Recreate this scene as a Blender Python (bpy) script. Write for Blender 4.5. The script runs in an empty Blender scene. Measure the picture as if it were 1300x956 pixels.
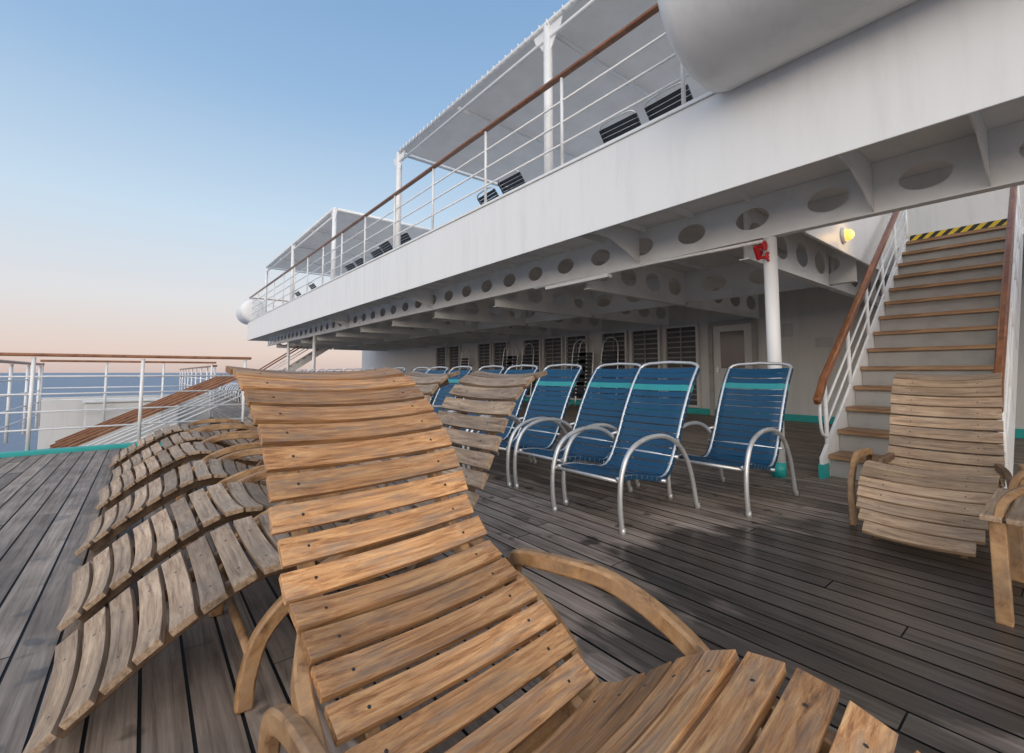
import bpy, bmesh, math, random
from mathutils import Vector, Matrix
random.seed(7)
S = bpy.context.scene
COL = S.collection
R = math.radians

# ------------------------------------------------------------------ helpers
def mk(name, bm, mat=None, parent=None, loc=(0,0,0), smooth=False, bevel=0, segs=2):
    me = bpy.data.meshes.new(name)
    bmesh.ops.recalc_face_normals(bm, faces=bm.faces[:])
    bm.to_mesh(me); bm.free()
    if smooth:
        for p in me.polygons: p.use_smooth = True
    ob = bpy.data.objects.new(name, me)
    COL.objects.link(ob)
    ob.location = loc
    if mat:
        for q in (mat if isinstance(mat,(list,tuple)) else [mat]): me.materials.append(q)
    if parent: ob.parent = parent
    if bevel:
        m = ob.modifiers.new('b','BEVEL'); m.width = bevel; m.segments = segs; m.limit_method='ANGLE'; m.angle_limit=R(40)
    return ob

def empty(name, loc=(0,0,0), rz=0, parent=None):
    ob = bpy.data.objects.new(name, None)
    ob.empty_display_size = .1
    COL.objects.link(ob); ob.location = loc; ob.rotation_euler = (0,0,rz)
    if parent: ob.parent = parent
    return ob

def info(ob, label, cat, group=None):
    ob["label"] = label; ob["category"] = cat
    if group: ob["group"] = group
    return ob

def add_box(bm, a, b):
    x0,y0,z0 = a; x1,y1,z1 = b
    vs = [bm.verts.new(p) for p in [(x0,y0,z0),(x1,y0,z0),(x1,y1,z0),(x0,y1,z0),(x0,y0,z1),(x1,y0,z1),(x1,y1,z1),(x0,y1,z1)]]
    for f in [(0,3,2,1),(4,5,6,7),(0,1,5,4),(1,2,6,5),(2,3,7,6),(3,0,4,7)]:
        bm.faces.new([vs[i] for i in f])

def box(name, a, b, mat, parent=None, bevel=0, loc=(0,0,0)):
    bm = bmesh.new(); add_box(bm, a, b)
    return mk(name, bm, mat, parent, loc, bevel=bevel)

def catmull(pts, n=8):
    P = [Vector(p) for p in pts]
    P = [P[0]*2-P[1]] + P + [P[-1]*2-P[-2]]
    out = []
    for i in range(1, len(P)-2):
        for k in range(n):
            t = k/n
            a,b,c,d = P[i-1],P[i],P[i+1],P[i+2]
            out.append(.5*((2*b)+(c-a)*t+(2*a-5*b+4*c-d)*t*t+(3*b-a-3*c+d)*t**3))
    out.append(P[-2])
    return out

def add_tube(bm, pts, r, seg=8, closed=False, rect=None, mi=0, side=None):
    P = [Vector(p) for p in pts]; n = len(P)
    rings = []
    up0 = None
    for i in range(n):
        if closed: t = (P[(i+1)%n]-P[i-1])
        elif i==0: t = P[1]-P[0]
        elif i==n-1: t = P[-1]-P[-2]
        else: t = (P[i+1]-P[i]).normalized()+(P[i]-P[i-1]).normalized()
        t.normalize()
        if side is not None:
            s = Vector(side); s = (s-t*s.dot(t)).normalized(); u = s.cross(t).normalized()
        else:
            if up0 is None:
                up0 = Vector((0,0,1)) if abs(t.z)<.9 else Vector((0,1,0))
                if rect and abs(t.z)<.999: up0 = Vector((0,0,1))
            s = t.cross(up0)
            if s.length<1e-4: s = t.cross(Vector((1,0,0)))
            s.normalize(); u = s.cross(t).normalized()
            up0 = u
        if rect:
            w,h = rect
            offs = [(-w/2,-h/2),(w/2,-h/2),(w/2,h/2),(-w/2,h/2)]
            rings.append([bm.verts.new(P[i]+s*a+u*b) for a,b in offs])
        else:
            rings.append([bm.verts.new(P[i]+s*(math.cos(2*math.pi*k/seg)*r)+u*(math.sin(2*math.pi*k/seg)*r)) for k in range(seg)])
    m = len(rings[0])
    rng = range(n) if closed else range(n-1)
    for i in rng:
        A = rings[i]; B = rings[(i+1)%n]
        for k in range(m):
            f=bm.faces.new([A[k],A[(k+1)%m],B[(k+1)%m],B[k]]); f.material_index=mi
    if not closed:
        f=bm.faces.new(rings[0][::-1]); f.material_index=mi
        f=bm.faces.new(rings[-1]); f.material_index=mi

def tube(name, pts, r, mat, parent=None, seg=8, rect=None, loc=(0,0,0), smooth=True, bevel=0, closed=False, side=None):
    bm = bmesh.new(); add_tube(bm, pts, r, seg, rect=rect, closed=closed, side=side)
    ob = mk(name, bm, mat, parent, loc, smooth=(smooth and not rect), bevel=bevel)
    if rect and side is not None:
        for p in ob.data.polygons: p.use_smooth=True
        ob.data.set_sharp_from_angle(angle=R(40))
    return ob

def add_disc(bm, c, n, r, h, seg=16):
    n = Vector(n).normalized(); c = Vector(c)
    add_tube(bm, [c-n*h/2, c+n*h/2], r, seg)

def holed(name, origin, axis, L, z0, z1, ncell, mat, parent, ew=.6, eh=.55, th=.012):
    bm = bmesh.new()
    H = z1-z0; cw = L/ncell; NN = 28
    for c in range(ncell):
        cu = (c+.5)*cw; cv = H/2
        a = min(cw*ew/2, H*eh*.85) ; b = H*eh/2
        angs = [2*math.pi*k/NN for k in range(NN)]
        ca = math.atan2(H/2, cw/2)
        for e in (ca, math.pi-ca, math.pi+ca, 2*math.pi-ca): angs.append(e)
        angs = sorted(set(round(x,5) for x in angs))
        inn=[];out=[]
        for t in angs:
            dx,dy = math.cos(t), math.sin(t)
            k = min((cw/2)/abs(dx) if abs(dx)>1e-6 else 1e9, (H/2)/abs(dy) if abs(dy)>1e-6 else 1e9)
            out.append((cu+dx*k, cv+dy*k))
            q = 1/math.sqrt((dx/a)**2+(dy/b)**2)
            inn.append((cu+dx*q, cv+dy*q))
        for side in (-th/2, th/2):
            vi=[];vo=[]
            for (u,v),(p,q) in zip(inn,out):
                if axis=='x': vi.append(bm.verts.new((u,side,z0+v))); vo.append(bm.verts.new((p,side,z0+q)))
                else: vi.append(bm.verts.new((side,u,z0+v))); vo.append(bm.verts.new((side,p,z0+q)))
            m=len(vi)
            for k in range(m):
                bm.faces.new([vi[k],vo[k],vo[(k+1)%m],vi[(k+1)%m]])
            if side<0: first=vi
        for k in range(m):
            bm.faces.new([first[k],first[(k+1)%m],vi[(k+1)%m],vi[k]])
    if axis=='x': add_box(bm,(0,-.05,z0-.012),(L,.05,z0-.001))
    else: add_box(bm,(-.05,0,z0-.012),(.05,L,z0-.001))
    return mk(name,bm,mat,parent,origin)

def dup(ob, parent=None):
    c = ob.copy(); COL.objects.link(c)
    if parent: c.parent = parent
    for ch in list(ob.children): dup(ch, c)
    return c

# ------------------------------------------------------------------ materials
def nodes(name):
    m = bpy.data.materials.new(name); m.use_nodes = True
    nt = m.node_tree; b = nt.nodes['Principled BSDF']
    return m, nt, b
def N(nt, t, **kw):
    n = nt.nodes.new(t)
    for k,v in kw.items(): setattr(n,k,v)
    return n
def ramp(nt, stops):
    r = N(nt,'ShaderNodeValToRGB'); el = r.color_ramp.elements
    el[0].position, el[0].color = stops[0][0], (*stops[0][1],1)
    el[1].position, el[1].color = stops[-1][0], (*stops[-1][1],1)
    for p,c in stops[1:-1]:
        e = el.new(p); e.color = (*c,1)
    return r

def paint(name, col, rough=.45, var=.12, scale=2.5, metal=0, bump=.05, streak=False):
    m,nt,b = nodes(name)
    tc = N(nt,'ShaderNodeTexCoord'); mp = N(nt,'ShaderNodeMapping')
    nt.links.new(tc.outputs['Object'], mp.inputs[0])
    if streak: mp.inputs['Scale'].default_value = (6,6,.7)
    n1 = N(nt,'ShaderNodeTexNoise'); n1.inputs['Scale'].default_value = scale; n1.inputs['Detail'].default_value = 5; n1.inputs['Roughness'].default_value=.65
    nt.links.new(mp.outputs[0], n1.inputs['Vector'])
    d = tuple(c*(1-var*2.0) for c in col)
    r = ramp(nt, [(.3,d),(.5,tuple(c*(1-var*.3) for c in col)),(.7,col)])
    nt.links.new(n1.outputs['Fac'], r.inputs[0]); nt.links.new(r.outputs[0], b.inputs['Base Color'])
    b.inputs['Roughness'].default_value = rough; b.inputs['Metallic'].default_value = metal
    if bump:
        n2 = N(nt,'ShaderNodeTexNoise'); n2.inputs['Scale'].default_value = 1.3; n2.inputs['Detail'].default_value=3
        nt.links.new(tc.outputs['Object'], n2.inputs['Vector'])
        bp = N(nt,'ShaderNodeBump'); bp.inputs['Strength'].default_value = bump*4; bp.inputs['Distance'].default_value=.02
        nt.links.new(n2.outputs['Fac'], bp.inputs['Height']); nt.links.new(bp.outputs[0], b.inputs['Normal'])
    return m

def wood(name, dark, mid, light, gs=(34,2.2,34), rough=.55, isl=.35, bump=.35, wet=False, objrand=.0, grey=0, blotch=1.0):
    m,nt,b = nodes(name)
    L = nt.links.new
    tc = N(nt,'ShaderNodeTexCoord'); mp = N(nt,'ShaderNodeMapping'); mp.inputs['Scale'].default_value = gs
    geo = N(nt,'ShaderNodeNewGeometry')
    add = N(nt,'ShaderNodeVectorMath', operation='ADD'); cmb = N(nt,'ShaderNodeCombineXYZ')
    mul = N(nt,'ShaderNodeMath', operation='MULTIPLY'); mul.inputs[1].default_value = 37.
    L(geo.outputs['Random Per Island'], mul.inputs[0]); L(mul.outputs[0], cmb.inputs[0]); L(mul.outputs[0], cmb.inputs[1])
    L(tc.outputs['Object'], add.inputs[0]); L(cmb.outputs[0], add.inputs[1]); L(add.outputs[0], mp.inputs[0])
    n1 = N(nt,'ShaderNodeTexNoise'); n1.inputs['Scale'].default_value=1; n1.inputs['Detail'].default_value=7; n1.inputs['Roughness'].default_value=.72; n1.inputs['Distortion'].default_value=.5
    L(mp.outputs[0], n1.inputs['Vector'])
    r = ramp(nt, [(.30,dark),(.46,mid),(.66,light)])
    L(n1.outputs['Fac'], r.inputs[0])
    n3 = N(nt,'ShaderNodeTexNoise'); n3.inputs['Scale'].default_value=3.0; n3.inputs['Detail'].default_value=4
    L(add.outputs[0], n3.inputs['Vector'])
    mr3 = N(nt,'ShaderNodeMapRange'); mr3.inputs[1].default_value=.3; mr3.inputs[2].default_value=.7; mr3.inputs[3].default_value=1-.28*blotch; mr3.inputs[4].default_value=1+.15*blotch
    L(n3.outputs['Fac'], mr3.inputs[0])
    mr = N(nt,'ShaderNodeMapRange'); mr.inputs[3].default_value=1-isl; mr.inputs[4].default_value=1+isl*.6
    L(geo.outputs['Random Per Island'], mr.inputs[0])
    mm = N(nt,'ShaderNodeMath', operation='MULTIPLY'); L(mr.outputs[0], mm.inputs[0]); L(mr3.outputs[0], mm.inputs[1])
    base = r.outputs[0]
    if grey:
        mx = N(nt,'ShaderNodeMix', data_type='RGBA'); n4 = N(nt,'ShaderNodeTexNoise'); n4.inputs['Scale'].default_value=1; n4.inputs['Detail'].default_value=5; n4.inputs['Roughness'].default_value=.7
        mp4=N(nt,'ShaderNodeMapping'); mp4.inputs['Scale'].default_value=(gs[0]*.35,gs[1]*1.2,gs[2]*.35); L(add.outputs[0],mp4.inputs[0])
        L(mp4.outputs[0], n4.inputs['Vector']); g4=N(nt,'ShaderNodeMapRange'); g4.inputs[1].default_value=.46; g4.inputs[2].default_value=.68; g4.inputs[3].default_value=0; g4.inputs[4].default_value=grey
        L(n4.outputs['Fac'], g4.inputs[0]); L(g4.outputs[0], mx.inputs[0]); L(base, mx.inputs[6]); mx.inputs[7].default_value=(.24,.19,.15,1); base = mx.outputs[2]
    vm = N(nt,'ShaderNodeVectorMath', operation='SCALE'); L(base, vm.inputs[0]); L(mm.outputs[0], vm.inputs['Scale'])
    colout = vm.outputs[0]
    if objrand:
        oi = N(nt,'ShaderNodeObjectInfo'); mo = N(nt,'ShaderNodeMapRange'); mo.inputs[3].default_value=1-objrand; mo.inputs[4].default_value=1+objrand
        L(oi.outputs['Random'], mo.inputs[0]); v2 = N(nt,'ShaderNodeVectorMath', operation='SCALE'); L(colout, v2.inputs[0]); L(mo.outputs[0], v2.inputs['Scale']); colout=v2.outputs[0]
    if wet:
        ds = N(nt,'ShaderNodeVectorMath', operation='SUBTRACT'); ds.inputs[1].default_value=(2.55,.65,0); L(tc.outputs['Object'], ds.inputs[0])
        sc = N(nt,'ShaderNodeVectorMath', operation='MULTIPLY'); sc.inputs[1].default_value=(.5,.85,0); L(ds.outputs[0], sc.inputs[0])
        ln = N(nt,'ShaderNodeVectorMath', operation='LENGTH'); L(sc.outputs[0], ln.inputs[0])
        nw = N(nt,'ShaderNodeTexNoise'); nw.inputs['Scale'].default_value=1.8; nw.inputs['Detail'].default_value=4
        mpw = N(nt,'ShaderNodeMapping'); mpw.inputs['Scale'].default_value=(2.5,.9,1); L(tc.outputs['Object'], mpw.inputs[0]); L(mpw.outputs[0], nw.inputs['Vector'])
        sm = N(nt,'ShaderNodeMath', operation='MULTIPLY_ADD'); sm.inputs[1].default_value=1.6; L(nw.outputs['Fac'], sm.inputs[0]); L(ln.outputs['Value'], sm.inputs[2])
        wr = N(nt,'ShaderNodeMapRange'); wr.inputs[1].default_value=1.42; wr.inputs[2].default_value=1.65; wr.inputs[3].default_value=1; wr.inputs[4].default_value=0
        L(sm.outputs[0], wr.inputs[0])
        ns = N(nt,'ShaderNodeTexNoise'); ns.inputs['Scale'].default_value=5.5; ns.inputs['Detail'].default_value=2; L(tc.outputs['Object'], ns.inputs['Vector'])
        sr = N(nt,'ShaderNodeMapRange'); sr.inputs[1].default_value=.62; sr.inputs[2].default_value=.67; sr.inputs[3].default_value=0; sr.inputs[4].default_value=.8
        L(ns.outputs['Fac'], sr.inputs[0])
        mx = N(nt,'ShaderNodeMath', operation='MAXIMUM'); L(wr.outputs[0], mx.inputs[0]); L(sr.outputs[0], mx.inputs[1])
        dk = N(nt,'ShaderNodeMapRange'); dk.inputs[3].default_value=1; dk.inputs[4].default_value=.28; L(mx.outputs[0], dk.inputs[0])
        v3 = N(nt,'ShaderNodeVectorMath', operation='SCALE'); L(colout, v3.inputs[0]); L(dk.outputs[0], v3.inputs['Scale']); colout=v3.outputs[0]
        rr = N(nt,'ShaderNodeMapRange'); rr.inputs[3].default_value=rough; rr.inputs[4].default_value=.28; L(mx.outputs[0], rr.inputs[0]); L(rr.outputs[0], b.inputs['Roughness'])
        b.inputs['Specular IOR Level'].default_value=.3
    else:
        b.inputs['Roughness'].default_value=rough
    L(colout, b.inputs['Base Color'])
    bp = N(nt,'ShaderNodeBump'); bp.inputs['Strength'].default_value=bump; bp.inputs['Distance'].default_value=.004
    L(n1.outputs['Fac'], bp.inputs['Height']); L(bp.outputs[0], b.inputs['Normal'])
    return m

M_WHITE = paint('white_paint',(.80,.80,.79),.42,.045,1.0,streak=True)
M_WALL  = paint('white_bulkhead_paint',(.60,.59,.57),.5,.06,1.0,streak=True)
M_STEEL = paint('white_steel_underside',(.82,.82,.80),.5,.07,2.0)
M_RAIL  = paint('white_rail_paint',(.80,.80,.79),.35,.05,8,bump=0)
M_TEAL  = paint('teal_paint',(.02,.36,.34),.4,.1,4)
M_BLACK = paint('black_caulk',(.012,.012,.013),.7,.1,4,bump=0)
M_WARM  = wood('warm_teak',(.15,.058,.02),(.49,.235,.09),(.76,.45,.21),isl=.42,gs=(85,3.2,85),bump=.8,grey=.75,blotch=.8)
M_GREY  = wood('weathered_teak',(.10,.060,.036),(.32,.215,.135),(.52,.39,.265),isl=.38,objrand=.10,bump=.6,grey=.5,gs=(60,3,60),blotch=.8)
M_TANK  = wood('brown_weathered_teak',(.13,.075,.045),(.36,.235,.14),(.54,.39,.25),isl=.32,objrand=.05,bump=.5,grey=.5,gs=(60,3,60),blotch=.7)
M_FRAME = wood('frame_teak',(.11,.05,.02),(.32,.175,.075),(.48,.29,.14),gs=(12,12,12),isl=.1,bump=.3,grey=.5,blotch=.6)
M_BEAM  = wood('dark_beam_teak',(.05,.025,.012),(.15,.085,.045),(.24,.15,.085),gs=(12,12,12),isl=.1,bump=.3,grey=.3,blotch=.6)
M_HAND  = wood('varnished_handrail',(.11,.035,.012),(.25,.095,.038),(.34,.145,.06),gs=(8,8,8),isl=.05,rough=.3,bump=.1)
M_DECK  = wood('deck_planks',(.125,.091,.070),(.26,.205,.163),(.40,.325,.268),gs=(34,1.4,34),isl=.34,rough=.6,bump=.4,wet=True)
M_TREAD = wood('tread_teak',(.12,.06,.03),(.29,.165,.085),(.40,.25,.13),gs=(30,2,30),isl=.2)
M_BLUE  = paint('blue_vinyl',(.006,.058,.125),.42,.12,6,bump=0)
M_TEALV = paint('teal_vinyl',(.03,.27,.28),.42,.08,6,bump=0)
M_NAVY  = paint('navy_vinyl',(.018,.022,.03),.5,.1,6,bump=0)
M_ALU   = paint('aluminium_tube',(.66,.66,.65),.34,.12,12,metal=.6,bump=0)
M_GLASS = paint('dark_glass',(.12,.10,.09),.12,.05,2,bump=0)
M_DARK  = paint('dark_louvre',(.07,.07,.072),.5,.1,5,bump=0)
M_RED   = paint('red_paint',(.50,.015,.015),.4,.1,6,bump=0)
M_SCREW = paint('screw_head',(.03,.025,.02),.5,.1,6,bump=0)
M_GREY2 = paint('grey_board',(.50,.50,.49),.55,.12,4)
M_RISER = paint('grey_riser',(.36,.35,.33),.55,.12,4)
M_SLAT  = paint('grey_shelf_slats',(.26,.26,.26),.5,.12,4)

m,nt,b = nodes('awning_fabric'); M_FABRIC=m
n=N(nt,'ShaderNodeTexNoise'); n.inputs['Scale'].default_value=2.5; n.inputs['Detail'].default_value=4
tc=N(nt,'ShaderNodeTexCoord'); nt.links.new(tc.outputs['Object'],n.inputs['Vector'])
r=ramp(nt,[(.3,(.54,.53,.52)),(.7,(.64,.63,.62))]); nt.links.new(n.outputs['Fac'],r.inputs[0]); nt.links.new(r.outputs[0],b.inputs['Base Color']); b.inputs['Roughness'].default_value=.9
tr=N(nt,'ShaderNodeBsdfTranslucent'); tr.inputs[0].default_value=(.80,.70,.60,1)
mx=N(nt,'ShaderNodeMixShader'); mx.inputs[0].default_value=.18
nt.links.new(b.outputs[0],mx.inputs[1]); nt.links.new(tr.outputs[0],mx.inputs[2]); nt.links.new(mx.outputs[0],nt.nodes['Material Output'].inputs[0])

m,nt,b = nodes('sea_water'); M_SEA=m
b.inputs['Base Color'].default_value=(.20,.25,.32,1); b.inputs['Roughness'].default_value=.5; b.inputs['Specular IOR Level'].default_value=.2
tc=N(nt,'ShaderNodeTexCoord'); n=N(nt,'ShaderNodeTexNoise'); n.inputs['Scale'].default_value=.35; n.inputs['Detail'].default_value=7; n.inputs['Roughness'].default_value=.65
nt.links.new(tc.outputs['Object'],n.inputs['Vector']); bp=N(nt,'ShaderNodeBump'); bp.inputs['Strength'].default_value=1; bp.inputs['Distance'].default_value=1.0
nt.links.new(n.outputs['Fac'],bp.inputs['Height']); nt.links.new(bp.outputs[0],b.inputs['Normal'])

m,nt,b = nodes('hazard_stripes'); M_HAZ=m
tc=N(nt,'ShaderNodeTexCoord'); sx=N(nt,'ShaderNodeSeparateXYZ'); nt.links.new(tc.outputs['Object'],sx.inputs[0])
a1=N(nt,'ShaderNodeMath',operation='ADD'); nt.links.new(sx.outputs['Y'],a1.inputs[0]); nt.links.new(sx.outputs['Z'],a1.inputs[1])
a2=N(nt,'ShaderNodeMath',operation='MODULO'); a2.inputs[1].default_value=.14; nt.links.new(a1.outputs[0],a2.inputs[0])
a3=N(nt,'ShaderNodeMath',operation='GREATER_THAN'); a3.inputs[1].default_value=.07; nt.links.new(a2.outputs[0],a3.inputs[0])
r=ramp(nt,[(.49,(.02,.02,.02)),(.51,(.70,.50,.03))]); nt.links.new(a3.outputs[0],r.inputs[0]); nt.links.new(r.outputs[0],b.inputs['Base Color'])

m,nt,b = nodes('lamp_glow'); M_LAMP=m
b.inputs['Base Color'].default_value=(1,.7,.3,1); b.inputs['Emission Color'].default_value=(1,.50,.07,1); b.inputs['Emission Strength'].default_value=1.3

# ------------------------------------------------------------------ sea and deck
bm=bmesh.new()
vs=[bm.verts.new(p) for p in [(-40000,-40000,0),(40000,-40000,0),(40000,40000,0),(-40000,40000,0)]]; bm.faces.new(vs)
sea=mk('sea',bm,M_SEA,loc=(0,0,-14)); sea["kind"]="structure"; sea["label"]="calm grey blue sea reaching the horizon"

EDGE=-4.2; AFT=26.0; WALL=10.5
bm=bmesh.new(); pw=.118; x=EDGE+.10
while x<WALL:
    y=-5-random.random()*3
    while y<AFT:
        ln=random.uniform(2.2,4.2); y1=y+ln
        a=max(y,-5); bb=min(y1,AFT)
        if x+pw<1.3: bb=min(bb,8.0)
        if bb-a>.1:
            z=random.uniform(-.0008,.0008)
            q=[bm.verts.new(p) for p in [(x+.005,a+.003,z),(x+pw-.005,a+.003,z),(x+pw-.005,bb-.003,z),(x+.005,bb-.003,z)]]
            bm.faces.new(q)
        y=y1
    x+=pw
deck=mk('deck',bm,M_DECK); deck["kind"]="structure"; deck["label"]="weathered grey teak deck planking with dark wet patch"
bm=bmesh.new(); add_box(bm,(EDGE+.1,-5,-.3),(1.3,8.02,-.006)); add_box(bm,(1.301,-5,-.3),(WALL-.01,AFT,-.006))
sub=mk('deck_caulking',bm,M_BLACK); sub["kind"]="structure"
wa=empty('deck_edge_gutter'); wa["kind"]="structure"
box('gutter',(EDGE-.08,-5,-.35),(EDGE+.098,8.13,.03),M_TEAL,wa,.01)
box('gutter',(EDGE+.10,8.03,-.35),(1.295,8.15,.05),M_TEAL,wa,.01)

# ------------------------------------------------------------------ superstructure
ss=info(empty('ship_superstructure',(0,0,0)),'white painted steel ship superstructure with overhanging upper deck','ship structure')
FX=3.9; ZU=2.8
bm=bmesh.new()
add_box(bm,(FX+.031,1.80,ZU),(WALL-.01,AFT-.05,3.1))
add_box(bm,(FX+.031,-5,ZU),(5.40,1.797,3.1))
add_box(bm,(5.403,-5,ZU),(WALL-.01,-1.2,3.1))
mk('upper_deck_plate',bm,M_STEEL,ss)
bm=bmesh.new(); add_box(bm,(FX,-5,2.6),(FX+.028,AFT,3.51)); add_box(bm,(FX-.02,-5,3.512),(FX+.1,AFT,3.55))
mk('fascia',bm,M_WHITE,ss,bevel=.006)
bm=bmesh.new(); add_box(bm,(FX+.03,AFT-.04,2.6),(WALL,AFT,3.51)); mk('aft_fascia',bm,M_WHITE,ss)
holed('girder',(4.81,.355-.67*4,0),'y',.67*42,2.36,ZU-.002,42,M_STEEL,ss,ew=.5,eh=.50)
holed('girder',(7.5,1.83,0),'y',24,2.25,ZU-.002,30,M_STEEL,ss,ew=.55,eh=.50)
br0=None
for y in (.34,1.03,3.4,8.7,14):
    if br0 is None:
        bm=bmesh.new()
        pts=[(0,0),(.3,-.02),(.6,-.12),(.86,-.235),(.86,.195),(0,.195)]
        a=[bm.verts.new((px,-.006,2.602+pz)) for px,pz in pts]; b_=[bm.verts.new((px,.006,2.602+pz)) for px,pz in pts]
        bm.faces.new(a); bm.faces.new(b_[::-1]); nn_=len(pts)
        for i in range(nn_): bm.faces.new([a[i],a[(i+1)%nn_],b_[(i+1)%nn_],b_[i]])
        br0=mk('bracket',bm,M_STEEL,ss,(FX+.032,y,0))
    else:
        c=br0.copy(); COL.objects.link(c); c.location.y=y
tb=None
for k in range(11):
    y=2.15+k*2.2
    if tb is None:
        tb=holed('cross_beam',(4.87,y,0),'x',2.6,2.20,ZU-.003,4,M_STEEL,ss,ew=.62,eh=.5)
        tb2=holed('cross_beam',(7.56,y,0),'x',2.9,2.20,ZU-.003,4,M_STEEL,ss,ew=.62,eh=.5)
    else:
        for q in (tb,tb2):
            c=q.copy(); COL.objects.link(c); c.location.y=y
bm=bmesh.new()
for k in range(38):
    y=2.0+k*.63; add_box(bm,(FX+.04,y,ZU-.075),(4.74,y+.012,ZU-.001)); add_box(bm,(4.90,y,ZU-.075),(7.44,y+.012,ZU-.001))
mk('stiffeners',bm,M_STEEL,ss)
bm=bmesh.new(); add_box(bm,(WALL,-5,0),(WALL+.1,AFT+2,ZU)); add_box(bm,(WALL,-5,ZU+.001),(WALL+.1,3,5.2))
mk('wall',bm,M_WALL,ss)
box('baseboard',(WALL-.03,-5,0),(WALL-.002,AFT,.14),M_TEAL,ss)
box('stairwell_coaming',(5.45,1.76,2.5),(9.35,1.795,3.5),M_WHITE,ss,.005)
box('stairwell_coaming',(5.41,-1.19,2.52),(5.44,1.757,3.5),M_STEEL,ss,.005)
box('landing',(9.34,-.9,2.9),(WALL-.002,1.79,3.0),M_STEEL,ss)
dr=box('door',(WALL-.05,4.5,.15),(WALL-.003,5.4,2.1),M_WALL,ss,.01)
bm=bmesh.new()
for a,b2 in [((WALL-.09,4.40,.0),(WALL-.052,4.5,2.2)),((WALL-.09,5.4,.0),(WALL-.052,5.5,2.2)),((WALL-.09,4.501,2.1),(WALL-.052,5.399,2.2))]: add_box(bm,a,b2)
mk('door_frame',bm,M_RISER,dr)
box('window',(WALL-.058,4.68,1.1),(WALL-.051,5.22,1.95),M_GLASS,dr)
box('handle',(WALL-.11,5.26,1.0),(WALL-.052,5.32,1.12),M_ALU,dr,.005)
def louvre(y0,w):
    g=empty('window',(WALL-.002,y0,0),parent=ss)
    bm=bmesh.new()
    for a,b2 in [((-.12,0,.16),(0,.05,2.18)),((-.12,w-.05,.16),(0,w,2.18)),((-.12,.051,2.13),(0,w-.051,2.18)),((-.12,.051,.16),(0,w-.051,.21))]: add_box(bm,a,b2)
    mk('frame',bm,M_WALL,g)
    box('pane',(-.03,.051,.211),(-.01,w-.051,2.129),M_DARK,g)
    bm=bmesh.new()
    for k in range(14):
        z=.32+k*.13; add_box(bm,(-.08,.052,z),(-.035,w-.052,z+.03))
    add_box(bm,(-.095,w/2-.015,.212),(-.082,w/2+.015,2.128))
    mk('slats',bm,M_SLAT,g)
    return g
w0=louvre(5.75,.92)
for k,y in enumerate([6.8,7.85,9.3,10.35,11.4,13.2,14.25,16.5,17.6]):
    c=dup(w0,ss); c.location.y=y
lp=info(empty('bulkhead_lamp',(6.7,1.757,2.70)),'round bulkhead lamp glowing yellow beside stairwell','lamp')
bm=bmesh.new(); bmesh.ops.create_uvsphere(bm,u_segments=20,v_segments=12,radius=.07,matrix=Matrix.Translation((0,-.05,0)))
mk('bulb',bm,M_LAMP,lp,smooth=True)
bm=bmesh.new(); add_disc(bm,(0,-.02,0),(0,1,0),.095,.035,24); mk('mount',bm,M_WHITE,lp)
ld=bpy.data.lights.new('lamp_light','POINT'); ld.energy=2.5; ld.color=(1,.65,.3); ld.shadow_soft_size=.08
lo=bpy.data.objects.new('lamp_light',ld); COL.objects.link(lo); lo.parent=lp; lo.location=(0,-.22,0)

# folded frames leaning against the wall
fr=None
for y in (8.0,8.9,9.15,11.55,12.4,12.65,15.5):
    if fr is None:
        fr=info(empty('folded_chair',(WALL-.45,y,0)),'folded aluminium chair frame with dark straps leaning on wall','folded chair','folded chairs stacked by the wall')
        hp=catmull([(0,0,0),(.12,0,1.0),(.2,.03,1.75),(.22,.15,1.95),(.23,.3,2.0),(.22,.45,1.95),(.2,.57,1.75),(.12,.6,1.0),(0,.6,0)],6)
        tube('frame',hp,.018,M_ALU,fr)
        bm=bmesh.new()
        for k in range(12): add_box(bm,(.02+k*.013,.04,.3+k*.11),(.03+k*.013,.56,.38+k*.11))
        mk('straps',bm,M_NAVY,fr)
    else:
        c=dup(fr); c.location.y=y

def column(x,y,h,r):
    c=info(empty('support_column',(x,y,0)),'white round steel column with teal foot carrying upper deck','column','columns under the upper deck')
    tube('shaft',[(0,0,.14),(0,0,h)],r,M_WHITE,c,20)
    tube('base',[(0,0,0),(0,0,.139)],r+.004,M_TEAL,c,20)
    return c
column(4.81,1.87,2.345,.062)
column(4.81,17.6,2.345,.06); column(4.81,21.5,2.345,.06)
v=info(empty('fire_valve',(4.80,1.97,2.14)),'red fire valve handwheels clamped beside white column','valve')
bm=bmesh.new()
for dx,dz in ((-.07,.0),(-.13,.1),(.0,.09)):
    pts=[(dx+.042*math.cos(t),-.11,dz+.042*math.sin(t)) for t in [2*math.pi*k/14 for k in range(14)]]
    add_tube(bm,pts,.009,6,closed=True)
    add_box(bm,(dx-.04,-.115,dz-.006),(dx+.04,-.105,dz+.006)); add_box(bm,(dx-.006,-.116,dz-.04),(dx+.006,-.104,dz+.04))
    add_tube(bm,[(dx,-.11,dz),(dx,-.02,dz)],.014,8)
add_tube(bm,[(-.16,-.03,.1),(-.07,-.02,.0),(0,-.02,.08),(.0,-.02,.2)],.022,10)
mk('valve_body',bm,M_RED,v)
pl=info(empty('pipe_run',(4.72,1.9,2.30)),'thin white pipe and strip light hung under girder','pipe')
tube('pipe',[(0,0,0),(0,1.2,.02),(0,3.4,.02)],.018,M_WHITE,pl)
box('strip_lamp',(-.06,1.9,-.05),(.04,3.1,-.0),M_WHITE,pl,.01)

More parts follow.
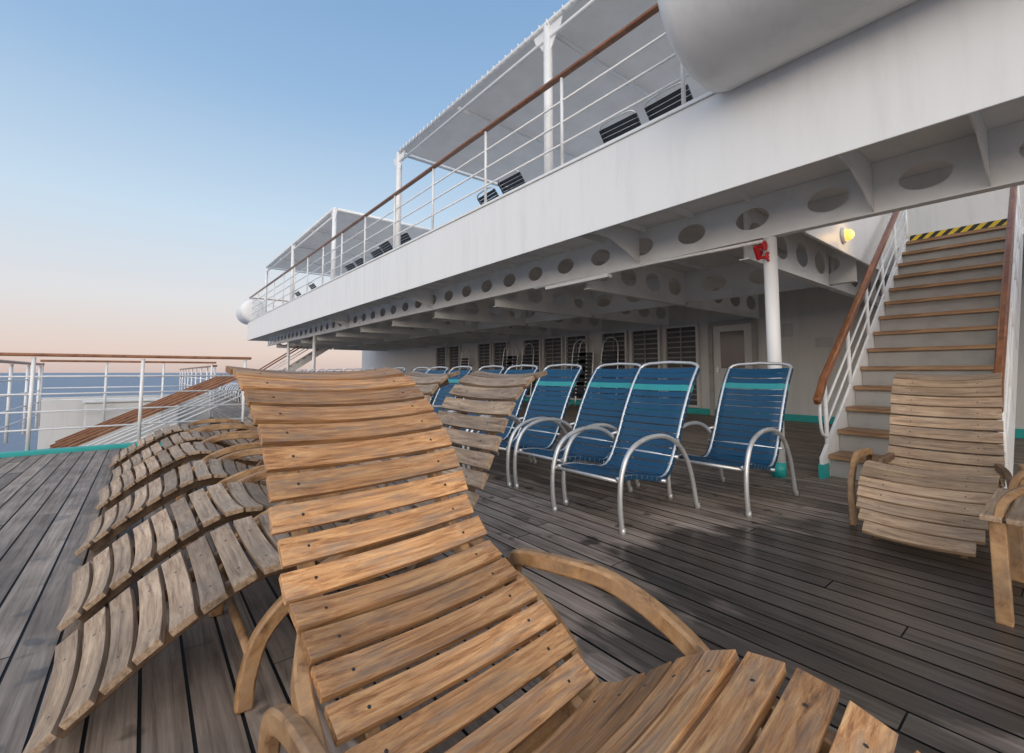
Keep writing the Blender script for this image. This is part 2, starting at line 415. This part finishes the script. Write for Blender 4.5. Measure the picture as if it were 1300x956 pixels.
# ------------------------------------------------------------------ railings
def railing(name,a,b,z0,h,posts,bars,label,wood_top=True,bar_r=.011,group='white deck railings'):
    a=Vector((a[0],a[1],0)); b=Vector((b[0],b[1],0)); d=b-a; L=d.length
    g=info(empty(name,(a.x,a.y,z0),math.atan2(d.y,d.x)),label,'railing',group)
    p0=None
    for s in posts:
        if p0 is None: p0=tube('post',[(0,0,0),(0,0,h-.03)],.021,M_RAIL,g,10,loc=(s,0,0))
        else:
            c=p0.copy(); COL.objects.link(c); c.location.x=s
    for k in range(bars):
        z=h*(k+1)/(bars+1)*.93+.03
        tube('rail_bar',[(0,0,z),(L,0,z)],bar_r,M_RAIL,g,8)
    if wood_top:
        tube('handrail',[(-.03,0,h),(L+.03,0,h)],0,M_HAND,g,rect=(.085,.04),bevel=.012)
    return g
railing('deck_railing',(FX+.05,2.05),(FX+.05,AFT),3.55,1.2,[1.65*k+.21 for k in range(0,15)],3,'white railing with varnished teak handrail along upper deck edge',bar_r=.014)
railing('deck_railing',(FX+.05,AFT-.05),(9.5,AFT-.05),3.55,1.2,[.05,1.5,3,4.5,5.5],3,'white railing closing the aft end of upper deck')
railing('deck_railing',(-4.15,8.09),(1.25,8.09),.05,1.17,[0,1.0,2.05,3.07,4.12,5.35],4,'white railing with teak handrail at aft end of deck')
railing('deck_railing',(-1.5,12.1),(1.2,12.1),0,1.22,[0,.9,1.8,2.65],4,'white railing with teak handrail beyond stairwell')
railing('deck_railing',(1.22,12.2),(1.22,25),0,1.15,[1.6*k for k in range(9)],3,'white railing along far side of deck')
railing('deck_railing',(-1.5,8.4),(-1.5,12.0),0,1.15,[.2,1.2,2.4,3.5],4,'white railing beside stairwell')

st=info(empty('aft_staircase',(0,0,0)),'descending stairs with sloping teak handrails behind aft railing','stairs')
for k,y in enumerate((8.9,9.6,10.3,11.0,11.6)):
    tube('handrail',[(-1.2,y,-.25),(1.3,y,.95)],0,M_HAND,st,rect=(.07,.04))
    tube('stringer',[(-1.2,y,-.55),(1.3,y,.62)],.014,M_RAIL,st)
bm=bmesh.new(); add_box(bm,(-1.6,13.0,-.8),(1.25,13.06,.50)); mk_b=mk('bulwark',bm,M_WALL,bevel=.01)
info(mk_b,'low white steel bulwark beyond aft stairwell','bulwark')
bm=bmesh.new(); add_box(bm,(-1.5,8.2,-.9),(1.29,13.0,-.7)); lf=mk('lower_deck',bm,M_RISER); lf["kind"]="structure"
lk=empty('deck_locker',(-.9,12.2,-.7)); info(lk,'low white steel deck locker with teal base','locker')
box('body',(0,0,.1),(1.5,.6,1.1),M_WALL,lk,.04); box('lid',(-.03,-.03,1.102),(1.53,.63,1.16),M_RAIL,lk,.02); box('base',(.01,.01,0),(1.49,.59,.099),M_TEAL,lk)

def canister(y0,y1,x,z,r,label):
    bm=bmesh.new(); rings=[]
    prof=[(y0,r*.3),(y0+.02,r*.7),(y0+.09,r*.93),(y0+.22,r),(y1-.16,r),(y1-.07,r*.96),(y1-.02,r*.86),(y1,r*.7)]
    for y,rr in prof: rings.append([bm.verts.new((rr*math.cos(2*math.pi*k/64),y,rr*math.sin(2*math.pi*k/64))) for k in range(64)])
    for A,B in zip(rings,rings[1:]):
        for k in range(64): bm.faces.new([A[k],A[(k+1)%64],B[(k+1)%64],B[k]])
    bm.faces.new(rings[0]); bm.faces.new(rings[-1])
    o=mk('life_raft_canister',bm,M_WHITE,loc=(x,0,z),smooth=True)
    return info(o,label,'life raft canister')
canister(-4,1.95,3.6,4.1,.70,'large white drum shaped canister above deck edge')
canister(25.2,27.0,4.05,4.05,.58,'white rounded canister at aft end of deck edge')

# ------------------------------------------------------------------ awnings
def awning(y0,y1,label):
    g=info(empty('awning',(4.3,y0,3.1)),label,'awning','awnings on the upper deck')
    L=y1-y0; W=4.6; H=2.9
    bm=bmesh.new(); nx=16; ny=max(8,int(L*2)); grid=[]
    npan=round(L/2.4)
    for i in range(nx+1):
        row=[]
        for j in range(ny+1):
            u=i/nx; v=j/ny
            sag=-.05*abs(math.sin(v*npan*math.pi))*math.sin(u*math.pi)
            row.append(bm.verts.new((.06+u*(W-.12),.06+v*(L-.12),H+sag+.02)))
        grid.append(row)
    for i in range(nx):
        for j in range(ny): bm.faces.new([grid[i][j],grid[i+1][j],grid[i+1][j+1],grid[i][j+1]])
    mk('fabric',bm,M_FABRIC,g,smooth=True)
    bm=bmesh.new()
    add_tube(bm,[(0,0,H),(W,0,H),(W,L,H),(0,L,H)],.05,10,closed=True)
    for j in range(1,npan): add_tube(bm,[(0.03,L*j/npan,H-.08),(W,L*j/npan,H-.08)],.035,8)
    add_tube(bm,[(0,0,H-.22),(0,L,H-.22)],.03,8)
    for k in range(int(L/.16)):
        y=.08+k*.16
        add_tube(bm,[(-.058,y,H-.05),(-.045,y+.03,H+.045),(.05,y+.06,H+.055)],.011,4)
    mk('frame',bm,M_RAIL,g,smooth=True)
    p0=None
    for (x,y) in [(0,0),(0,L/2),(0,L),(W,0),(W,L)]:
        if p0 is None: p0=tube('post',[(0,0,0),(0,0,H)],.065,M_RAIL,g,14,loc=(x,y,0))
        else:
            c=p0.copy(); COL.objects.link(c); c.location=(x,y,0)
    for y in (0,L/2,L):
        bm=bmesh.new()
        for s in (-1,1):
            pts=[(0,s*.06,H-.05),(0,s*.30,H-.05),(0,s*.26,H-.16),(0,s*.16,H-.26),(0,s*.06,H-.42)]
            n_=len(pts)
            a=[bm.verts.new((-.006,p[1],p[2])) for p in pts]; b2=[bm.verts.new((.006,p[1],p[2])) for p in pts]
            bm.faces.new(a); bm.faces.new(b2[::-1])
            for i in range(n_): bm.faces.new([a[i],a[(i+1)%n_],b2[(i+1)%n_],b2[i]])
        mk('gusset',bm,M_RAIL,g,(0,y,0))
    return g
awning(-.4,9.45,'grey fabric awning laced to white tubular frame')
awning(14.0,24.0,'grey awning on white posts further aft on upper deck')

# ------------------------------------------------------------------ staircase to upper deck
sc=info(empty('staircase',(5.2,0,0)),'white steel staircase with teak treads rising to upper deck','stairs')
NS=14; run=4.12/NS; rise=3.0/NS; Y0,Y1=.42,1.56
t0=None
for k in range(NS):
    if t0 is None:
        t0=box('tread',(-.03,Y0,rise-.045),(run+.01,Y1,rise),M_TREAD,sc,.006)
        r0=box('riser',(.02,Y0+.001,.0),(.03,Y1-.001,rise-.046),M_RISER,sc)
    else:
        for q in (t0,r0):
            c=q.copy(); COL.objects.link(c); c.location=(k*run,0,k*rise)
box('hazard_strip',(4.095,Y0+.001,3.004),(4.13,Y1-.001,3.15),M_HAZ,sc)
for yy in (Y0-.035,Y1+.005):
    bm=bmesh.new()
    pts=[(-.16,0),(.12,0),(4.2,2.85),(4.2,3.12),(4.05,3.12),(-.16,.19)]
    a=[bm.verts.new((p[0],0,p[1])) for p in pts]; b2=[bm.verts.new((p[0],.03,p[1])) for p in pts]
    bm.faces.new(a); bm.faces.new(b2[::-1])
    for i in range(len(pts)): bm.faces.new([a[i],a[(i+1)%len(pts)],b2[(i+1)%len(pts)],b2[i]])
    mk('stringer',bm,M_WHITE,sc,(0,yy,0))
    box('stringer_foot',(-.175,yy-.008,.0),(-.02,yy+.038,.13),M_TEAL,sc)
    h=.86; y=yy+.015
    tube('handrail',[(-.22,y,.72),(-.12,y,.80),(0,y,.93),(4.05,y,2.98+h),(4.3,y,2.98+h+.1)],0,M_HAND,sc,rect=(.06,.075),bevel=.015,side=(0,1,0))
    bm=bmesh.new()
    for k in range(6):
        x=.02+k*.8; add_tube(bm,[(x,y,x*rise/run+.05),(x,y,x*rise/run+.9)],.02,8)
    for d in (.28,.47,.66):
        add_tube(bm,[(0,y,d),(4.05,y,4.05*rise/run+d)],.012,8)
    lo_=[(-.02,y,.9),(-.12,y,.74),(-.14,y,.55),(-.10,y,.42),(.0,y,.38)]
    add_tube(bm,catmull(lo_,6),.014,8)
    mk('balustrade',bm,M_RAIL,sc,smooth=True)

fs=info(empty('staircase',(4.2,22.6,0)),'white stairs with teak handrails at far end of deck','stairs')
for y in (0,1.0):
    tube('handrail',[(-.6,y,.8),(3.0,y,3.3)],0,M_HAND,fs,rect=(.07,.05))
    tube('rail_bar',[(-.6,y,.5),(3.0,y,3.0)],.02,M_RAIL,fs)
    tube('stringer',[(-.6,y,0),(3.0,y,2.5)],0,M_WHITE,fs,rect=(.04,.22))
bm=bmesh.new()
for k in range(13):
    add_box(bm,(-.55+k*.28,.02,.12+k*.195),(-.27+k*.28,.98,.15+k*.195))
mk('treads',bm,M_TREAD,fs)

# ------------------------------------------------------------------ wooden loungers
# side profile, x measured from the foot end
PROF_FG=[(0,.19),(.2,.35),(.37,.42),(.52,.42),(.64,.36),(.77,.26),(.88,.205),(1.03,.30),(1.23,.405),(1.32,.45),(1.42,.555),(1.50,.69),(1.58,.795),(1.70,.89),(1.86,.985),(2.02,1.015)]
ARM_FG=[(1.42,.21,.02),(1.40,.20,.20),(1.33,.14,.34),(1.22,.075,.40),(1.06,.065,.425),(.90,.09,.42),(.72,.08,.375),(.58,.055,.30),(.50,.05,.16),(.48,.05,0)]
ARM_FG_N=[(1.30,.04,.02),(1.30,.04,.14),(1.26,.045,.24),(1.18,.05,.29),(1.06,.055,.315),(.90,.06,.32),(.72,.06,.32),(.58,.055,.28),(.50,.05,.16),(.48,.05,0)]
PROF_ROW=[(0,.05),(.25,.235),(.5,.365),(.70,.365),(.9,.29),(1.06,.265),(1.18,.30),(1.28,.385),(1.38,.55),(1.47,.735),(1.55,.87),(1.64,.96),(1.76,1.005)]
ARM_ROW=[(1.38,.12,.02),(1.36,.11,.18),(1.28,.09,.31),(1.16,.06,.38),(.98,.055,.40),(.8,.07,.39),(.64,.06,.33),(.52,.05,.22),(.48,.04,.10),(.47,.04,0)]
PROF_R=[(0,.09),(.16,.20),(.34,.33),(.5,.40),(.66,.385),(.84,.31),(1.0,.285),(1.12,.33),(1.22,.44),(1.31,.60),(1.40,.78),(1.49,.90),(1.6,.97),(1.72,.99)]
ARM_R=[(p[0]*.93,p[1]+.03,p[2]+.02*(p[2]>.1)) for p in ARM_ROW]
def lounger(slatmat, prof, armp, W=.62, gap=.013, taper=0, armn=None, inset=.075, jit=.007, beam=None):
    g=empty('wooden_lounger')
    path=catmull([(p[0],0,p[1]) for p in prof],10)
    d=[0]
    for a,b2 in zip(path,path[1:]): d.append(d[-1]+(b2-a).length)
    def at(s):
        s=max(0,min(d[-1],s))
        for i in range(len(d)-1):
            if d[i+1]>=s:
                t=(s-d[i])/(d[i+1]-d[i]+1e-9); return path[i].lerp(path[i+1],t), (path[min(i+2,len(path)-1)]-path[max(0,i-1)]).normalized()
        return path[-1],(path[-1]-path[-2]).normalized()
    n=int(d[-1]/.084); pitch=d[-1]/n
    bm=bmesh.new()
    rnd=random.Random(3)
    for k in range(n):
        c,t=at((k+.5)*pitch); nn=Vector((-t.z,0,t.x)); hw=(pitch-gap)/2; th=.011
        w=W/2+rnd.uniform(-jit,jit); sk=rnd.uniform(-.7*jit,.7*jit); SEG=6; rings=[]
        if taper and k<4: w-= taper*((4-k)/4)**2
        for i in range(SEG+1):
            v=-1+2*i/SEG; y=v*w; sag=.022*(v*v-1)
            o=c+nn*sag+Vector((0,y,0))+t*sk*v
            rings.append([bm.verts.new(o+t*a*hw+nn*bq*th) for a,bq in ((-1,-1),(1,-1),(1,1),(-1,1))])
        for A,B in zip(rings,rings[1:]):
            for q in range(4): bm.faces.new([A[q],A[(q+1)%4],B[(q+1)%4],B[q]])
        bm.faces.new(rings[0][::-1]); bm.faces.new(rings[-1])
    so_=W/2-inset
    for k in range(n):
        c,t=at((k+.5)*pitch); nn=Vector((-t.z,0,t.x))
        for y in (-so_,so_):
            v=y/(W/2); o=c+nn*(.022*(v*v-1)+.0115)+Vector((0,y,0))
            add_tube(bm,[o-nn*.002,o+nn*.0008],.0048,8,mi=1)
    mk('slats',bm,[slatmat,M_SCREW],g,bevel=.004)
    for y in (-so_,so_):
        pts=[]
        for k in range(0,40):
            c,t=at(.03+(d[-1]-.06)*k/39); nn=Vector((-t.z,0,t.x)); v=y/(W/2)
            pts.append(c-nn*(.011+.022-.022*v*v+.023)+Vector((0,y,0)))
        tube('side_beam',pts,0,beam or M_FRAME,g,rect=(.032,.046),bevel=.004,side=(0,1,0))
    for s in (-1,1):
        ap=armn if (armn and s==1) else armp
        arm=catmull([(p[0],s*(W/2+p[1]),p[2]) for p in ap],8)
        tube('arm',arm,0,M_FRAME,g,rect=(.036,.05),bevel=.008,side=(0,1,0))
        q=armp[3]
        leg=catmull([(q[0]+.08,s*(W/2-.03),q[2]-.02),(q[0]-.05,s*(W/2+.02),q[2]-.06),(1.02,s*(W/2+.03),.24),(.96,s*(W/2+.03),.14),(.95,s*(W/2+.03),0)],6)
        tube('leg',leg,0,beam or M_FRAME,g,rect=(.034,.05),bevel=.006,side=(0,1,0))
    tube('stretcher',[(.97,-W/2-.075,.13),(.97,W/2+.075,.13)],.04,M_FRAME,g,16,smooth=False)
    tube('stretcher',[(.48,-W/2-.04,.16),(.48,W/2+.04,.16)],.014,M_FRAME,g,10)
    return g
GL='slatted wooden loungers on the deck'
fg=lounger(M_WARM,PROF_FG,ARM_FG,gap=.016,armn=ARM_FG_N)
hd=Vector((.534,1.925)); ax=Vector((.09,-.996)).normalized(); ft=hd+ax*2.02
fg.location=(ft.x,ft.y,0); fg.rotation_euler=(0,0,math.atan2(-ax.y,-ax.x)); info(fg,'warm honey teak slatted lounger with tall curved backrest','lounger',GL)
base=lounger(M_GREY,PROF_ROW,ARM_ROW,W=.60,gap=.018,inset=.14,beam=M_BEAM)
base.location=(-.20,1.95,0); info(base,'weathered grey brown slatted teak lounger in tight row','lounger',GL)
rows=[(2.70,-.22,.5),(3.62,-.24,-1),(4.62,-.24,1),(5.55,-.2,.8),(6.45,-.25,0)]
for y,x,rz in rows:
    c=dup(base); c.location=(x,y,0); c.rotation_euler=(0,0,R(rz*2))
rl=lounger(M_TANK,PROF_R,ARM_R,.60,gap=.012,taper=.07,jit=.003,inset=.12,beam=M_BEAM)
rl.location=(3.24,.60,0); rl.rotation_euler=(0,0,R(2)); info(rl,'brown weathered slatted lounger facing seaward near staircase','lounger',GL)

# wooden armchair
wc=info(empty('wooden_armchair',(2.68,.27,0),R(-90)),'teak slatted armchair with curved arms on wet deck','chair')
l0=None
for x,y in ((.03,.64),(.03,.04),(.55,.64),(.55,.04)):
    if l0 is None: l0=box('leg',(-.025,-.025,0),(.025,.025,.40),M_FRAME,wc,.004,(x,y,0))
    else:
        c=l0.copy(); COL.objects.link(c); c.location=(x,y,0)
bm=bmesh.new()
for k in range(8): add_box(bm,(-.02+k*.075,.0,.40),(.045+k*.075,.70,.422))
mk('seat',bm,M_TANK,wc,bevel=.004)
bm=bmesh.new()
for k in range(7): add_box(bm,(.60+k*.035,.04,.48+k*.08),(.622+k*.035,.66,.55+k*.08))
mk('backrest',bm,M_TANK,wc,bevel=.004)
for y in (.04,.67):
    tube('arm',catmull([(.03,y,.41),(.05,y,.48),(.11,y,.54),(.22,y,.59),(.45,y,.62),(.70,y,.62)],8),0,M_FRAME,wc,rect=(.042,.03),bevel=.006,side=(0,1,0))
    tube('back_post',[(.57,y,.38),(.86,y,1.05)],0,M_FRAME,wc,rect=(.035,.05))

# ------------------------------------------------------------------ blue strap chairs
def blue_chair(m1,m2):
    g=empty('deck_chair'); W=.60
    for s in (-1,1):
        y=s*W/2
        hoop=catmull([(.02,y,0),(.0,y,.18),(.02,y,.36),(.11,y,.50),(.30,y,.565),(.52,y,.555),(.70,y,.46),(.82,y,.28),(.90,y,0)],7)
        tube('leg',hoop,.0165,M_ALU,g,10)
    w=W/2-.038
    side=catmull([(.02,0,.33),(.18,0,.325),(.36,0,.29),(.50,0,.27),(.60,0,.32),(.70,0,.48),(.80,0,.69),(.92,0,.90),(1.03,0,1.04)],8)
    L=[(p.x,-w,p.z) for p in side]; Rr=[(p.x,w,p.z) for p in side]
    top=[(1.05,-w+.02,1.062),(1.06,-w+.07,1.075),(1.062,0,1.085),(1.06,w-.07,1.075),(1.05,w-.02,1.062)]
    bm=bmesh.new(); add_tube(bm,L+top+Rr[::-1],.0135,8)
    for x,z in ((.03,.315),(.50,.255),(.66,.40)):
        add_tube(bm,[(x,-w if x<.05 else -W/2,z),(x,w if x<.05 else W/2,z)],.012,8)
    for s in (-1,1):
        add_tube(bm,[(.035,s*w,.325),(.02,s*W/2,.31)],.012,8)
        add_tube(bm,[(.72,s*w,.52),(.66,s*W/2,.50)],.012,8)
        for fx in (.02,.90): add_tube(bm,[(fx,s*W/2,0),(fx,s*W/2,.04)],.020,8)
    mk('frame',bm,M_ALU,g,smooth=True)
    d=[0]
    for a,b2 in zip(side,side[1:]): d.append(d[-1]+(b2-a).length)
    def at(s):
        for i in range(len(d)-1):
            if d[i+1]>=s:
                t=(s-d[i])/(d[i+1]-d[i]+1e-9); return side[i].lerp(side[i+1],t),(side[i+1]-side[i]).normalized()
        return side[-1],(side[-1]-side[-2]).normalized()
    n=25; pitch=(d[-1]-.02)/n
    b1=bmesh.new(); b2m=bmesh.new(); rr_=random.Random(5)
    for k in range(n):
        c,t=at(.015+k*pitch+pitch/2); nn=Vector((-t.z,0,t.x)); acc=(k==n-4)
        hw=pitch/2-(.0008 if acc else .0035)
        bmx=b2m if acc else b1
        SEG=8; rings=[]; sg=rr_.uniform(.010,.022)
        for i in range(SEG+1):
            v=-1+2*i/SEG; y=v*(w+.017); e=max(0,abs(v)-.9)*.1
            sag=-sg*(1-v*v)
            o=c+nn*(.0155+sag-e)+Vector((0,y,0))
            rings.append([bmx.verts.new(o+t*a*hw+nn*q*.0018) for a,q in ((-1,-1),(1,-1),(1,1),(-1,1))])
        for A,B in zip(rings,rings[1:]):
            for q in range(4): bmx.faces.new([A[q],A[(q+1)%4],B[(q+1)%4],B[q]])
        bmx.faces.new(rings[0][::-1]); bmx.faces.new(rings[-1])
        for s in (-1,1):
            o=c+Vector((0,s*(w+.0155),0))
            vs=[o-t*hw+nn*.014,o+t*hw+nn*.014,o+t*hw-nn*.016,o-t*hw-nn*.016]
            vv=[bmx.verts.new(p) for p in vs]; bmx.faces.new(vv)
            vs2=[vs[3],vs[2],vs[2]-Vector((0,s*.04,0)),vs[3]-Vector((0,s*.04,0))]
            bmx.faces.new([bmx.verts.new(p) for p in vs2])
    mk('straps',b1,m1,g); mk('accent_straps',b2m,m2,g)
    return g
GB='blue strap deck chairs in a row'
bc=blue_chair(M_BLUE,M_TEALV); info(bc,'blue vinyl strap chair with teal band and aluminium frame','deck chair',GB)
bc.location=(2.32,2.12,0)
spots=[(3.28,1.79,1),(2.52,2.80,-1),(2.50,3.48,2)]
y=4.15
while y<23: spots.append((2.5+random.uniform(-.06,.06),y,random.uniform(-3,3))); y+=.69
for x,y,rz in spots:
    c=dup(bc); c.location=(x,y,0); c.rotation_euler=(0,0,R(rz))
uc=blue_chair(M_NAVY,M_NAVY); info(uc,'dark navy strap chair on upper deck behind railing','deck chair','navy chairs on the upper deck')
uc.location=(5.5,2.75,3.1); uc.rotation_euler=(0,0,R(178))
for x,y,rz in [(5.5,3.5,182),(5.45,5.6,180),(5.55,6.3,176),(5.45,9.6,182),(5.4,10.4,178),(5.5,11.2,180),(5.5,12.4,180),(5.5,13.2,183),(5.5,17,180),(5.5,19,180)]:
    c=dup(uc); c.location=(x,y,3.1); c.rotation_euler=(0,0,R(rz))

for y,z,w_,h_ in ((4.0,1.75,.22,.3),(3.7,1.75,.2,.28),(3.0,1.5,.3,.2)):
    o=box('wall_sign',(WALL-.015,y,z),(WALL-.003,y+w_,z+h_),M_GREY2); info(o,'small pale notice board on white wall','sign')

# ------------------------------------------------------------------ world
W=bpy.data.worlds.new('World'); S.world=W; W.use_nodes=True; nt=W.node_tree; nt.nodes.clear(); L=nt.links.new
out=N(nt,'ShaderNodeOutputWorld'); bg=N(nt,'ShaderNodeBackground'); L(bg.outputs[0],out.inputs[0])
tc=N(nt,'ShaderNodeTexCoord'); sx=N(nt,'ShaderNodeSeparateXYZ'); L(tc.outputs['Generated'],sx.inputs[0])
rp=ramp(nt,[(0,(.66,.53,.50)),(.035,(.76,.62,.58)),(.13,(.74,.73,.76)),(.28,(.58,.72,.86)),(.5,(.31,.49,.74)),(.75,(.18,.34,.60)),(1,(.14,.29,.56))])
L(sx.outputs['Z'],rp.inputs[0])
sky=N(nt,'ShaderNodeTexSky', sky_type='NISHITA'); sky.sun_disc=False; sky.sun_elevation=R(4); sky.sun_rotation=R(-145)
sv=N(nt,'ShaderNodeVectorMath',operation='SCALE'); sv.inputs['Scale'].default_value=.02; L(sky.outputs[0],sv.inputs[0])
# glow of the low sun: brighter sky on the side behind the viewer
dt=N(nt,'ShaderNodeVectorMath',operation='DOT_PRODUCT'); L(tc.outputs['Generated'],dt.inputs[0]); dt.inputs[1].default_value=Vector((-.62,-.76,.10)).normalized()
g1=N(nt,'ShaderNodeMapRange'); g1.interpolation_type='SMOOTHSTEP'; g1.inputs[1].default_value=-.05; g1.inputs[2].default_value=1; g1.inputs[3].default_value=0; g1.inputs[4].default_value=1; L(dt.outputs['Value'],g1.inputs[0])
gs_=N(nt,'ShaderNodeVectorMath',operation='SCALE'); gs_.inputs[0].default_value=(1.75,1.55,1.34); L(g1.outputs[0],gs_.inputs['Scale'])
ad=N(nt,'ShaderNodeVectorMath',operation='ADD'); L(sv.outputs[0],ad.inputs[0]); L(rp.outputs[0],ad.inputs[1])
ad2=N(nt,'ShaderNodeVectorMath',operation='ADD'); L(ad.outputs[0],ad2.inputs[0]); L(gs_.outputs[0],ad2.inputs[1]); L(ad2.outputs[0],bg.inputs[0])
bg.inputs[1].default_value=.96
sd=bpy.data.lights.new('Sun','SUN'); sd.energy=.4; sd.angle=R(25); sd.color=(1,.88,.76)
so=bpy.data.objects.new('Sun',sd); COL.objects.link(so)
dirv=Vector((.72,.6,-.30)); so.rotation_euler=dirv.to_track_quat('-Z','Y').to_euler()

# ------------------------------------------------------------------ camera
cd=bpy.data.cameras.new('Camera'); cd.lens=16.0; cd.sensor_width=36; cd.shift_y=-.0346; cd.clip_start=.02; cd.clip_end=100000
co=bpy.data.objects.new('Camera',cd); COL.objects.link(co); co.location=(0,0,1.0); co.rotation_euler=(R(90+3.96),0,R(-38.8))
S.camera=co
S.view_settings.view_transform='Standard'; S.view_settings.look='None'; S.view_settings.exposure=0
